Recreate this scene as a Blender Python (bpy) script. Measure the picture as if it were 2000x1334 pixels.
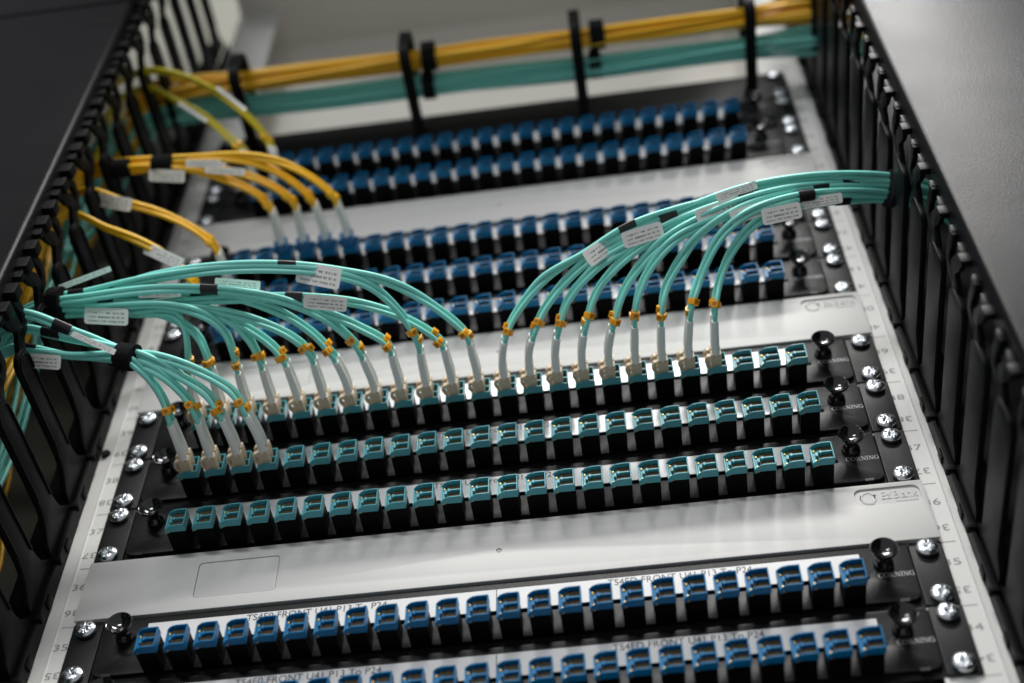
import bpy, bmesh, math, random
from mathutils import Vector, Matrix

random.seed(7)
for o in list(bpy.data.objects):
    bpy.data.objects.remove(o)
scene = bpy.context.scene
COL = scene.collection
M = 0.001                                   # everything below is written in millimetres
U = 44.45                                   # one rack unit; z = 0 is the foot of unit 37

# ------------------------------------------------------------------ camera
cam = bpy.data.cameras.new('camera')
cam.sensor_width = 36.0
cam.lens = 49.319
cam.clip_start = 0.02
cam.clip_end = 20.0
cam_ob = bpy.data.objects.new('camera', cam)
COL.objects.link(cam_ob)
CR = Vector((0.99074822, 0.13552576, -0.00712267))
CU = Vector((0.11042522, -0.77451934, 0.62283711))
CF = Vector((-0.07889383, 0.61786128, 0.78231912))
CL = Vector((0.0840812, -0.57934027, -0.56719305))
cam_ob.matrix_world = Matrix(((CR.x, CU.x, -CF.x, CL.x), (CR.y, CU.y, -CF.y, CL.y), (CR.z, CU.z, -CF.z, CL.z), (0, 0, 0, 1)))
cam.dof.use_dof = True
cam.dof.focus_distance = 0.805
cam.dof.aperture_fstop = 3.5
cam.dof.aperture_blades = 9
scene.camera = cam_ob

# ------------------------------------------------------------------ light: a dim room, its ceiling luminaire, added sheen and fill lamps
world = bpy.data.worlds.new('World')
scene.world = world
world.use_nodes = True
world.node_tree.nodes['Background'].inputs[0].default_value = (0.95, 0.97, 1.0, 1)
world.node_tree.nodes['Background'].inputs[1].default_value = 0.28

def area_light(name, loc, target, sx, sy, power, color):
    l = bpy.data.lights.new(name, 'AREA')
    l.shape = 'RECTANGLE'
    l.size = sx
    l.size_y = sy
    l.energy = power
    l.color = color
    o = bpy.data.objects.new(name, l)
    o.location = loc
    o.rotation_euler = (Vector(target) - Vector(loc)).to_track_quat('-Z', 'Y').to_euler()
    COL.objects.link(o)
    return o

area_light('ceiling_and_fill_light', (0.20, -0.93, 1.25), (0.12, 0.0, 0.12), 0.85, 0.20, 26.0, (1.0, 0.985, 0.96))
area_light('cover_sheen_light', (0.42, -0.60, 1.38), (0.33, -0.15, 0.3), 0.14, 0.14, 6.0, (1.0, 0.985, 0.96))  # added lamp that puts the bright sheen on the right cover
area_light('ceiling_and_fill_light', (-0.9, -3.2, 1.35), (0.0, 0.0, 0.3), 1.2, 0.3, 38.0, (0.96, 0.98, 1.0))  # added fill from far front left, low enough to reach under the hood

scene.view_settings.view_transform = 'Standard'
scene.view_settings.look = 'None'
scene.view_settings.exposure = 0.15
scene.view_settings.gamma = 1.0
scene.view_settings.use_curve_mapping = False
scene.render.engine = 'CYCLES'
scene.cycles.use_denoising = True
scene.cycles.max_bounces = 8

# ------------------------------------------------------------------ materials
MATS = {}

def mat(name, color, rough=0.5, metal=0.0, spec=0.5, bump=None, vary=None, coat=0.0, sub=0.0, trans=0.0):
    m = bpy.data.materials.new(name)
    m.use_nodes = True
    nt = m.node_tree
    b = nt.nodes['Principled BSDF']
    b.inputs['Base Color'].default_value = (*color, 1)
    b.inputs['Roughness'].default_value = rough
    b.inputs['Metallic'].default_value = metal
    b.inputs['Specular IOR Level'].default_value = spec
    b.inputs['Coat Weight'].default_value = coat
    b.inputs['Coat Roughness'].default_value = 0.12
    b.inputs['Transmission Weight'].default_value = trans
    if sub:
        b.inputs['Subsurface Weight'].default_value = sub
        b.inputs['Subsurface Scale'].default_value = 0.002
        b.inputs['Subsurface Radius'].default_value = (1, 1, 1)
    tc = nt.nodes.new('ShaderNodeTexCoord')
    if bump:
        n = nt.nodes.new('ShaderNodeTexNoise')
        n.inputs['Scale'].default_value = bump[0]
        n.inputs['Detail'].default_value = 3
        nt.links.new(tc.outputs['Object'], n.inputs['Vector'])
        bp = nt.nodes.new('ShaderNodeBump')
        bp.inputs['Strength'].default_value = bump[1]
        bp.inputs['Distance'].default_value = bump[2]
        nt.links.new(n.outputs['Fac'], bp.inputs['Height'])
        nt.links.new(bp.outputs['Normal'], b.inputs['Normal'])
    if vary:                                # slow wear: colour and gloss drift a little
        n = nt.nodes.new('ShaderNodeTexNoise')
        n.inputs['Scale'].default_value = vary[0]
        n.inputs['Detail'].default_value = 6
        n.inputs['Roughness'].default_value = 0.65
        nt.links.new(tc.outputs['Object'], n.inputs['Vector'])
        mx = nt.nodes.new('ShaderNodeMix')
        mx.data_type = 'RGBA'
        k = vary[1]
        mx.inputs[6].default_value = (*[c * (1 - k) for c in color], 1)
        mx.inputs[7].default_value = (*[min(1, c * (1 + k)) for c in color], 1)
        nt.links.new(n.outputs['Fac'], mx.inputs[0])
        nt.links.new(mx.outputs[2], b.inputs['Base Color'])
        mr = nt.nodes.new('ShaderNodeMapRange')
        mr.inputs[3].default_value = max(0.03, rough - 0.10)
        mr.inputs[4].default_value = min(1, rough + 0.10)
        nt.links.new(n.outputs['Fac'], mr.inputs[0])
        nt.links.new(mr.outputs[0], b.inputs['Roughness'])
    MATS[name] = m
    return m

mat('panel_black', (0.004, 0.004, 0.0045), 0.46, spec=0.28, bump=(1700, 0.5, 0.0003), vary=(45, 0.25))
mat('ear_black', (0.005, 0.005, 0.0058), 0.46, spec=0.26, bump=(1500, 0.45, 0.0003), vary=(60, 0.25))
mat('finger_black', (0.004, 0.004, 0.0045), 0.44, spec=0.09, bump=(1100, 0.25, 0.0003), vary=(30, 0.2))
mat('cover_black', (0.008, 0.008, 0.009), 0.31, spec=0.055, bump=(1100, 0.4, 0.0003), vary=(14, 0.15))
mat('rail_grey', (0.74, 0.735, 0.71), 0.58, spec=0.45, bump=(900, 0.18, 0.0003), vary=(18, 0.05))
mat('blank_grey', (0.57, 0.565, 0.55), 0.66, spec=0.28, bump=(1300, 0.32, 0.0003), vary=(16, 0.03))
mat('header_grey', (0.80, 0.77, 0.70), 0.6, bump=(700, 0.15, 0.0003), vary=(6, 0.05))
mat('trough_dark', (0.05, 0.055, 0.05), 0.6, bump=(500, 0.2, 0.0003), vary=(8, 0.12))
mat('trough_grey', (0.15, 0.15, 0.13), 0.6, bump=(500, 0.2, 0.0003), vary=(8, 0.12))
mat('label_white', (0.70, 0.70, 0.70), 0.22, spec=0.5, vary=(40, 0.03))
mat('ink', (0.025, 0.025, 0.03), 0.5)
mat('rail_ink', (0.28, 0.28, 0.27), 0.6)
mat('logo_print', (0.50, 0.50, 0.52), 0.5)
mat('adapter_black', (0.003, 0.003, 0.0032), 0.5, spec=0.05)
mat('adapter_aqua', (0.075, 0.33, 0.38), 0.34, spec=0.28, bump=(1500, 0.08, 0.0002), sub=0.05)
mat('adapter_blue', (0.0015, 0.145, 0.33), 0.36, spec=0.22, bump=(1500, 0.08, 0.0002), sub=0.05)
mat('shutter_brown', (0.040, 0.027, 0.006), 0.45, spec=0.2)
mat('contact_gold', (0.55, 0.34, 0.06), 0.35, metal=0.6)
mat('knob_black', (0.008, 0.008, 0.009), 0.12, spec=0.6, coat=0.6)
mat('zinc', (0.70, 0.73, 0.76), 0.24, metal=1.0, bump=(900, 0.25, 0.0003), vary=(500, 0.12))
mat('connector_beige', (0.68, 0.55, 0.39), 0.42, spec=0.5, bump=(1200, 0.1, 0.0002), sub=0.08)
mat('boot_white', (0.92, 0.93, 0.88), 0.42, spec=0.4, bump=(1000, 0.1, 0.0002))
mat('boot_blue', (0.02, 0.15, 0.36), 0.4)
mat('cord_aqua', (0.24, 0.74, 0.65), 0.33, spec=0.5, bump=(500, 0.10, 0.0003), vary=(60, 0.05), sub=0.05)
mat('cord_yellow', (0.95, 0.53, 0.012), 0.32, spec=0.5, bump=(500, 0.10, 0.0003), vary=(60, 0.05), sub=0.05)
mat('cord_lemon', (0.66, 0.55, 0.02), 0.34, spec=0.5, vary=(60, 0.05), sub=0.05)
mat('clip_orange', (1.0, 0.40, 0.008), 0.36, spec=0.5, bump=(900, 0.1, 0.0002), sub=0.1)
mat('sleeve_black', (0.014, 0.013, 0.014), 0.30, spec=0.5, bump=(700, 0.2, 0.0003))
mat('velcro_black', (0.010, 0.010, 0.011), 0.95, spec=0.1, bump=(900, 1.0, 0.001))
mat('ring_black', (0.005, 0.005, 0.005), 0.5, spec=0.12, bump=(800, 0.2, 0.0003))
mat('chassis_black', (0.006, 0.006, 0.006), 0.7, spec=0.2)

def tag_material():
    """white laminate with a few rows of small smeared print"""
    m = bpy.data.materials.new('tag_white')
    m.use_nodes = True
    nt = m.node_tree
    b = nt.nodes['Principled BSDF']
    b.inputs['Roughness'].default_value = 0.15
    b.inputs['Coat Weight'].default_value = 0.3
    tc = nt.nodes.new('ShaderNodeTexCoord')
    uv = nt.nodes.new('ShaderNodeSeparateXYZ')
    nt.links.new(tc.outputs['UV'], uv.inputs[0])

    def math_node(op, a, b_=None, c_=None):
        n = nt.nodes.new('ShaderNodeMath')
        n.operation = op
        for i, v in enumerate((a, b_, c_)):
            if v is None:
                continue
            if isinstance(v, (int, float)):
                n.inputs[i].default_value = v
            else:
                nt.links.new(v, n.inputs[i])
        return n.outputs[0]
    rows = math_node('SINE', math_node('MULTIPLY', uv.outputs[1], 2 * math.pi * 4.0))
    rows = math_node('MULTIPLY_ADD', rows, -0.8, 0.35)
    cl = nt.nodes.new('ShaderNodeClamp')
    nt.links.new(rows, cl.inputs[0])
    info = nt.nodes.new('ShaderNodeObjectInfo')
    mp = nt.nodes.new('ShaderNodeMapping')
    mp.inputs['Scale'].default_value = (26, 4.2, 1)
    nt.links.new(tc.outputs['UV'], mp.inputs[0])
    ad = nt.nodes.new('ShaderNodeVectorMath')
    nt.links.new(mp.outputs[0], ad.inputs[0])
    nt.links.new(info.outputs['Location'], ad.inputs[1])
    nz = nt.nodes.new('ShaderNodeTexNoise')
    nz.inputs['Scale'].default_value = 1.0
    nz.inputs['Detail'].default_value = 1
    nt.links.new(ad.outputs[0], nz.inputs['Vector'])
    mr = nt.nodes.new('ShaderNodeMapRange')
    mr.inputs[1].default_value = 0.36
    mr.inputs[2].default_value = 0.58
    nt.links.new(nz.outputs['Fac'], mr.inputs[0])
    # keep a clear border
    def band(v, lo, hi):
        a = nt.nodes.new('ShaderNodeMapRange')
        a.inputs[1].default_value = lo
        a.inputs[2].default_value = lo + 0.05
        nt.links.new(v, a.inputs[0])
        c = nt.nodes.new('ShaderNodeMapRange')
        c.inputs[1].default_value = hi
        c.inputs[2].default_value = hi - 0.05
        nt.links.new(v, c.inputs[0])
        return math_node('MULTIPLY', a.outputs[0], c.outputs[0])
    f = math_node('MULTIPLY', cl.outputs[0], mr.outputs[0])
    f = math_node('MULTIPLY', f, band(uv.outputs[0], 0.07, 0.93))
    f = math_node('MULTIPLY', f, band(uv.outputs[1], 0.12, 0.90))
    f = math_node('MULTIPLY', f, 0.8)
    mx = nt.nodes.new('ShaderNodeMix')
    mx.data_type = 'RGBA'
    mx.inputs[6].default_value = (0.90, 0.90, 0.86, 1)
    mx.inputs[7].default_value = (0.10, 0.10, 0.10, 1)
    nt.links.new(f, mx.inputs[0])
    nt.links.new(mx.outputs[2], b.inputs['Base Color'])
    MATS['tag_white'] = m
tag_material()

# ------------------------------------------------------------------ mesh helpers
def rounded(x0, x1, z0, z1, r, n=5, radii=None):
    """rounded rectangle, counter-clockwise"""
    rr = radii or (r, r, r, r)              # bl, br, tr, tl
    out = []
    for (cx, cz, a0), q in zip(((x0, z0, 180), (x1, z0, 270), (x1, z1, 0), (x0, z1, 90)), rr):
        sx = 1 if cx == x0 else -1
        sz = 1 if cz == z0 else -1
        if q <= 0:
            out.append((cx, cz))
            continue
        for k in range(n + 1):
            a = math.radians(a0 + 90 * k / n)
            out.append((cx + sx * q + q * math.cos(a), cz + sz * q + q * math.sin(a)))
    return out

class MB:
    """collects shapes (in mm) for ONE mesh"""
    def __init__(self):
        self.bm = bmesh.new()

    def box(self, x0, x1, y0, y1, z0, z1):
        v = [self.bm.verts.new((x, y, z)) for x in (x0, x1) for y in (y0, y1) for z in (z0, z1)]
        for f in ((0, 1, 3, 2), (4, 6, 7, 5), (0, 4, 5, 1), (2, 3, 7, 6), (0, 2, 6, 4), (1, 5, 7, 3)):
            self.bm.faces.new([v[i] for i in f])
        return self

    def prism(self, pts, a, b, axis='y'):
        """polygon extruded from a to b; pts are (x,z) for y, (x,y) for z, (y,z) for x"""
        def p(u, v, w):
            return {'y': (u, w, v), 'z': (u, v, w), 'x': (w, u, v)}[axis]
        n = len(pts)
        lo = [self.bm.verts.new(p(u, v, a)) for u, v in pts]
        hi = [self.bm.verts.new(p(u, v, b)) for u, v in pts]
        self.bm.faces.new(lo)
        self.bm.faces.new(hi[::-1])
        for i in range(n):
            j = (i + 1) % n
            self.bm.faces.new((lo[i], hi[i], hi[j], lo[j]))
        return self

    def tube(self, path, rad, seg=10, caps=True, flat=None):
        """path: list of Vectors (mm); rad: number or list; flat: (ra, rb, axis) for a band section"""
        n = len(path)
        R = rad if isinstance(rad, (list, tuple)) else [rad] * n
        up = None
        rings = []
        for i, p in enumerate(path):
            t = (path[min(i + 1, n - 1)] - path[max(i - 1, 0)]).normalized()
            if up is None:
                up = Vector((0, 0, 1)) if abs(t.z) < 0.8 else Vector((1, 0, 0))
            up = (up - t * up.dot(t)).normalized()
            s = t.cross(up)
            rings.append([self.bm.verts.new(p + (up * math.cos(2 * math.pi * k / seg) + s * math.sin(2 * math.pi * k / seg)) * R[i]) for k in range(seg)])
        for a, b in zip(rings, rings[1:]):
            for k in range(seg):
                self.bm.faces.new((a[k], a[(k + 1) % seg], b[(k + 1) % seg], b[k]))
        if caps:
            self.bm.faces.new(rings[0][::-1])
            self.bm.faces.new(rings[-1])
        return self

    def lathe(self, prof, seg=32, center=(0, 0, 0)):
        """prof: (radius, y) pairs turned about an axis along y"""
        cx, cy, cz = center
        rings = []
        for r, y in prof:
            if r < 1e-6:
                rings.append([self.bm.verts.new((cx, cy + y, cz))])
            else:
                rings.append([self.bm.verts.new((cx + r * math.cos(2 * math.pi * k / seg), cy + y, cz + r * math.sin(2 * math.pi * k / seg))) for k in range(seg)])
        for a, b in zip(rings, rings[1:]):
            for k in range(seg):
                if len(a) == 1 and len(b) == 1:
                    continue
                if len(a) == 1:
                    self.bm.faces.new((a[0], b[k], b[(k + 1) % seg]))
                elif len(b) == 1:
                    self.bm.faces.new((a[k], a[(k + 1) % seg], b[0]))
                else:
                    self.bm.faces.new((a[k], a[(k + 1) % seg], b[(k + 1) % seg], b[k]))
        return self

    def raw(self, verts, faces):
        v = [self.bm.verts.new(p) for p in verts]
        for f in faces:
            try:
                self.bm.faces.new([v[i] for i in f])
            except ValueError:
                pass
        return self

    def mesh(self, name, material, smooth=None, bevel=0.0, segs=2, xf=None):
        bm = self.bm
        bmesh.ops.recalc_face_normals(bm, faces=bm.faces)
        if bevel > 0:
            es = [e for e in bm.edges if len(e.link_faces) == 2 and e.calc_face_angle(0) > math.radians(32)]
            bmesh.ops.bevel(bm, geom=es, offset=bevel, segments=segs, profile=0.6, affect='EDGES', clamp_overlap=True)
        bmesh.ops.scale(bm, vec=(M, M, M), verts=bm.verts)
        if xf is not None:
            bmesh.ops.transform(bm, matrix=xf, verts=bm.verts)
        me = bpy.data.meshes.new(name)
        bm.to_mesh(me)
        bm.free()
        if smooth is not None:
            ang = math.radians(smooth)
            me.polygons.foreach_set('use_smooth', [True] * len(me.polygons))
            me.set_sharp_from_angle(angle=ang)
        me.materials.append(MATS[material])
        return me

def obj(name, me, parent=None, loc=(0, 0, 0), rot=None):
    o = bpy.data.objects.new(name, me)
    COL.objects.link(o)
    if parent is not None:
        o.parent = parent
    o.location = Vector(loc) * M
    if rot is not None:
        o.rotation_euler = rot
    return o

def thing(name, label, cat, loc=(0, 0, 0), group=None):
    o = obj(name, None, None, loc)
    o.empty_display_size = 0.01
    o['label'] = label
    o['category'] = cat
    if group:
        o['group'] = group
    return o

_TXT = {}
def text_shape(s):
    """flat outline of a line of lettering: verts (cap height about 0.7) and faces, left aligned"""
    if s not in _TXT:
        c = bpy.data.curves.new('lettering', 'FONT')
        c.body = s
        c.size = 1.0
        c.resolution_u = 3
        o = bpy.data.objects.new('lettering', c)
        COL.objects.link(o)
        bpy.context.view_layer.update()
        me = bpy.data.meshes.new_from_object(o.evaluated_get(bpy.context.evaluated_depsgraph_get()))
        _TXT[s] = ([tuple(v.co) for v in me.vertices], [tuple(p.vertices) for p in me.polygons])
        bpy.data.objects.remove(o)
        bpy.data.curves.remove(c)
        bpy.data.meshes.remove(me)
    return _TXT[s]

def put_text(mb, s, x0, x1, zc, cap, y, flip=False, emboss=0.0):
    """lettering on a surface facing -y, spread from x0 to x1, cap height cap, centred on zc"""
    vs, fs = text_shape(s)
    if not vs:
        return
    lo = min(v[0] for v in vs)
    hi = max(v[0] for v in vs)
    sx = (x1 - x0) / (hi - lo)
    sz = cap / 0.70
    out = []
    for vx, vy, _ in vs:
        a = (vx - lo) * sx + x0
        b = vy * sz - cap / 2
        if flip:
            a, b = x0 + x1 - a, -b
        out.append((a, y, zc + b))
    mb.raw(out, fs)
    if emboss:
        n0 = len(out)
        # side walls for raised letters: extrude the boundary edges backwards
        ed = {}
        for f in fs:
            for i in range(len(f)):
                e = (f[i], f[(i + 1) % len(f)])
                k = tuple(sorted(e))
                ed[k] = None if k in ed else e
        for k, e in ed.items():
            if e:
                p, q = out[e[0]], out[e[1]]
                mb.raw([p, q, (q[0], q[1] + emboss, q[2]), (p[0], p[1] + emboss, p[2])], [(0, 1, 2, 3)])

def plate_with_holes(outer, holes, y_front, y_back, bevel=0.0):
    """2D outline (x,z) with holes, solid between y_front and y_back"""
    c = bpy.data.curves.new('outline', 'CURVE')
    c.dimensions = '2D'
    c.fill_mode = 'BOTH'
    for pts in [outer] + holes:
        sp = c.splines.new('POLY')
        sp.points.add(len(pts) - 1)
        for p, (a, b) in zip(sp.points, pts):
            p.co = (a, b, 0, 1)
        sp.use_cyclic_u = True
    h = (y_back - y_front) / 2
    c.extrude = h - bevel
    c.bevel_depth = bevel
    c.bevel_resolution = 1
    c.offset = -bevel
    o = bpy.data.objects.new('outline', c)
    COL.objects.link(o)
    bpy.context.view_layer.update()
    me = bpy.data.meshes.new_from_object(o.evaluated_get(bpy.context.evaluated_depsgraph_get()))
    mb = MB()
    mid = (y_front + y_back) / 2
    mb.raw([(v.co.x, mid - v.co.z, v.co.y) for v in me.vertices], [tuple(p.vertices) for p in me.polygons])
    bpy.data.objects.remove(o)
    bpy.data.curves.remove(c)
    bpy.data.meshes.remove(me)
    bmesh.ops.remove_doubles(mb.bm, verts=mb.bm.verts, dist=0.002)
    return mb

def spline(pts, step=3.0):
    """Catmull-Rom (centripetal) through pts, sampled about every step mm"""
    P = [Vector(p) for p in pts]
    P = [P[0] * 2 - P[1]] + P + [P[-1] * 2 - P[-2]]
    out = []
    for i in range(1, len(P) - 2):
        p0, p1, p2, p3 = P[i - 1:i + 3]
        t0 = 0.0
        t1 = t0 + max(1e-4, (p1 - p0).length) ** 0.5
        t2 = t1 + max(1e-4, (p2 - p1).length) ** 0.5
        t3 = t2 + max(1e-4, (p3 - p2).length) ** 0.5
        n = max(2, int((p2 - p1).length / step))
        for k in range(n):
            t = t1 + (t2 - t1) * k / n
            a1 = p0 * ((t1 - t) / (t1 - t0)) + p1 * ((t - t0) / (t1 - t0))
            a2 = p1 * ((t2 - t) / (t2 - t1)) + p2 * ((t - t1) / (t2 - t1))
            a3 = p2 * ((t3 - t) / (t3 - t2)) + p3 * ((t - t2) / (t3 - t2))
            b1 = a1 * ((t2 - t) / (t2 - t0)) + a2 * ((t - t0) / (t2 - t0))
            b2 = a2 * ((t3 - t) / (t3 - t1)) + a3 * ((t - t1) / (t3 - t1))
            out.append(b1 * ((t2 - t) / (t2 - t1)) + b2 * ((t - t1) / (t2 - t1)))
    out.append(P[-2].copy())
    return out

def zu(u):
    return (u - 37) * U

# ------------------------------------------------------------------ cable routes and tags (mm)
ROUTES = {
    'L': (39, [
        (0, [(-181.2, -67.4, 99.9), (-180.2, -85.0, 108.0), (-184.6, -94.0, 111.5), (-214.9, -94.8, 119.6), (-249.2, -95.4, 127.8), (-268.3, -95.7, 132.0)]),
        (1, [(-169.4, -66.9, 99.9), (-173.4, -79.3, 106.3), (-187.8, -88.8, 112.1), (-215.8, -92.1, 119.6), (-250.4, -91.8, 127.5), (-271.0, -92.9, 132.0)]),
        (2, [(-152.8, -66.6, 99.9), (-155.6, -79.5, 105.4), (-164.3, -91.1, 109.9), (-187.0, -99.5, 116.1), (-231.1, -98.8, 125.2), (-268.0, -96.5, 132.0)]),
        (3, [(-138.1, -61.2, 99.9), (-142.6, -73.9, 105.0), (-154.3, -87.0, 109.8), (-182.3, -93.9, 116.3), (-232.4, -95.4, 125.7), (-269.8, -94.3, 132.0)]),
        (4, [(-123.4, -58.3, 99.9), (-132.3, -70.4, 105.1), (-152.2, -83.4, 111.0), (-186.3, -92.3, 118.1), (-233.0, -93.6, 126.1), (-271.2, -92.1, 132.0)]),
        (5, [(-106.5, -60.8, 99.9), (-117.4, -72.4, 105.0), (-141.8, -86.8, 111.3), (-172.3, -95.7, 117.3), (-225.4, -96.8, 125.7), (-269.5, -95.1, 132.0)]),
        (6, [(-92.9, -57.2, 99.9), (-103.1, -72.3, 105.1), (-122.5, -87.0, 110.1), (-155.5, -98.0, 116.2), (-196.9, -103.0, 122.6), (-237.7, -100.7, 128.2), (-268.3, -95.7, 132.0)]),
        (7, [(-77.2, -62.3, 99.9), (-89.3, -77.5, 105.1), (-111.7, -92.4, 110.2), (-144.8, -102.2, 115.9), (-189.5, -106.0, 122.4), (-237.3, -102.0, 128.4), (-267.8, -97.3, 132.0)]),
        (8, [(-58.4, -61.2, 99.9), (-74.4, -73.1, 104.9), (-100.2, -87.7, 110.1), (-132.8, -99.3, 115.5), (-177.1, -104.2, 121.5), (-231.1, -100.7, 127.9), (-268.8, -94.2, 132.0)]),
        (9, [(-39.9, -60.2, 99.9), (-46.5, -78.8, 104.1), (-61.6, -98.5, 108.1), (-86.3, -108.3, 112.0), (-117.1, -112.0, 116.0), (-155.6, -111.9, 120.5), (-202.9, -106.3, 125.6), (-242.2, -98.0, 129.5), (-268.8, -94.2, 132.0)]),
        (10, [(-25.8, -58.1, 99.9), (-42.8, -73.5, 104.8), (-68.7, -87.0, 109.3), (-102.2, -94.5, 114.0), (-140.2, -97.2, 118.6), (-185.8, -97.5, 123.6), (-233.1, -95.0, 128.4), (-270.3, -92.8, 132.0)]),
        (11, [(-10.0, -62.3, 99.9), (-27.1, -82.8, 105.0), (-50.5, -99.9, 109.2), (-79.9, -109.6, 113.1), (-110.1, -115.7, 116.8), (-144.6, -117.6, 120.5), (-191.2, -112.8, 125.2), (-238.0, -100.6, 129.4), (-268.0, -96.5, 132.0)]),
    ]),
    'R': (39, [
        (12, [(13.8, -57.7, 99.9), (19.6, -65.8, 106.2), (39.9, -84.1, 116.9), (66.2, -93.9, 126.2), (93.9, -104.1, 135.1), (127.3, -107.3, 144.3), (155.9, -107.3, 151.7), (184.7, -106.5, 158.8), (216.9, -100.2, 166.2), (271.3, -83.2, 178.0)]),
        (13, [(30.5, -56.5, 99.9), (38.3, -67.5, 108.2), (58.6, -83.9, 118.8), (85.0, -94.8, 128.7), (113.9, -99.8, 137.8), (142.8, -103.8, 146.3), (171.6, -105.0, 154.1), (216.8, -98.1, 165.4), (271.5, -79.4, 178.0)]),
        (14, [(46.5, -59.8, 99.9), (53.8, -72.3, 109.3), (73.9, -87.3, 120.1), (102.2, -95.7, 130.8), (131.2, -101.8, 140.6), (161.7, -104.1, 149.8), (200.4, -99.9, 160.4), (271.5, -77.1, 178.0)]),
        (15, [(62.9, -59.8, 99.9), (71.2, -74.3, 111.1), (90.1, -88.7, 121.8), (116.3, -97.5, 132.4), (145.3, -100.8, 142.4), (174.3, -101.9, 151.5), (213.2, -97.4, 162.7), (271.4, -81.7, 178.0)]),
        (16, [(80.0, -60.5, 99.9), (88.9, -74.8, 112.2), (112.3, -92.6, 126.2), (138.4, -99.5, 136.9), (167.5, -101.2, 147.2), (203.1, -96.3, 158.5), (271.7, -74.1, 178.0)]),
        (17, [(93.2, -67.2, 99.9), (101.1, -80.5, 112.5), (118.5, -95.2, 124.5), (141.3, -100.6, 134.7), (173.5, -99.8, 146.9), (212.7, -94.6, 160.2), (271.6, -76.4, 178.0)]),
        (18, [(108.6, -63.9, 99.9), (112.5, -72.6, 109.6), (122.7, -84.1, 119.1), (135.6, -94.2, 127.7), (157.0, -100.6, 138.0), (186.3, -100.0, 149.6), (225.8, -91.4, 163.4), (271.7, -72.5, 178.0)]),
        (19, [(126.3, -64.1, 99.9), (133.1, -74.0, 112.6), (147.6, -91.8, 127.2), (162.8, -98.9, 136.0), (189.0, -99.3, 147.7), (228.9, -89.0, 163.1), (271.8, -69.4, 178.0)]),
        (20, [(140.1, -59.4, 99.9), (143.7, -67.7, 111.3), (154.0, -83.2, 124.7), (170.4, -94.6, 136.4), (193.6, -96.5, 147.7), (225.3, -89.5, 160.8), (271.8, -71.0, 178.0)]),
    ]),
    'V': (38, [
        (0, [(-187.0, -55.3, 55.5), (-189.0, -66.4, 61.7), (-193.7, -78.7, 66.8), (-201.7, -89.1, 71.3), (-206.9, -92.9, 73.4), (-239.2, -91.8, 81.7), (-283.0, -92.4, 92.0)]),
        (1, [(-170.6, -58.3, 55.5), (-174.2, -67.2, 60.7), (-184.7, -81.2, 67.0), (-197.5, -90.3, 72.0), (-206.9, -93.0, 74.7), (-238.4, -94.7, 82.4), (-280.5, -99.2, 92.0)]),
        (2, [(-156.5, -58.7, 55.5), (-162.4, -68.5, 60.9), (-178.9, -80.0, 67.5), (-197.1, -90.6, 73.4), (-206.8, -93.1, 75.9), (-236.8, -100.1, 83.2), (-277.7, -106.7, 92.0)]),
        (3, [(-141.5, -59.0, 55.5), (-148.0, -70.4, 61.0), (-167.2, -83.3, 67.7), (-190.5, -92.1, 73.8), (-206.3, -93.5, 77.3), (-234.7, -106.9, 84.1), (-270.8, -121.3, 92.0)]),
    ]),
    'Y': (43, [
        (2, [(-155.2, -55.6, 277.7), (-163.8, -68.2, 281.6), (-183.6, -80.4, 285.8), (-204.5, -88.1, 289.3), (-233.8, -93.1, 293.5), (-257.1, -92.8, 296.4), (-287.8, -88.4, 300.0)]),
        (3, [(-137.7, -58.3, 277.7), (-148.3, -70.5, 281.4), (-168.0, -82.8, 285.3), (-196.4, -90.7, 289.5), (-229.8, -94.1, 293.7), (-257.0, -93.4, 296.8), (-287.1, -90.5, 300.0)]),
        (4, [(-124.5, -59.1, 277.7), (-134.7, -72.9, 281.3), (-152.3, -86.1, 284.8), (-180.3, -94.4, 288.7), (-218.0, -95.4, 293.0), (-256.6, -94.9, 297.1), (-286.6, -92.2, 300.0)]),
        (5, [(-109.2, -61.3, 277.7), (-121.2, -75.3, 281.3), (-140.6, -88.7, 284.7), (-168.7, -96.3, 288.3), (-210.1, -97.0, 292.8), (-256.2, -96.4, 297.3), (-286.0, -93.8, 300.0)]),
    ]),
    'Y43': (42, [
        (0, [(-188.1, -57.6, 233.3), (-194.8, -65.1, 238.2), (-207.8, -74.1, 243.6), (-224.6, -82.2, 249.0), (-245.6, -89.1, 254.6), (-275.3, -98.7, 262.0)]),
    ]),
    'Y42': (41, [
        (0, [(-196.3, -64.9, 188.8), (-203.9, -70.1, 196.6), (-213.7, -77.1, 203.5), (-230.9, -84.6, 212.4), (-252.0, -91.4, 221.5), (-278.5, -99.8, 232.0)]),
    ]),
    'O': (45, [
        (1, [(-166.2, -48.1, 366.6), (-173.1, -61.2, 379.3), (-188.9, -77.5, 391.8), (-207.3, -90.8, 402.4), (-234.6, -102.4, 414.6), (-265.0, -103.8, 425.0)]),
        (0, [(-188.0, -54.4, 366.6), (-203.9, -62.6, 384.3), (-219.6, -72.7, 397.4), (-240.0, -81.1, 410.3), (-267.2, -89.6, 425.0)]),
    ]),
}
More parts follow.
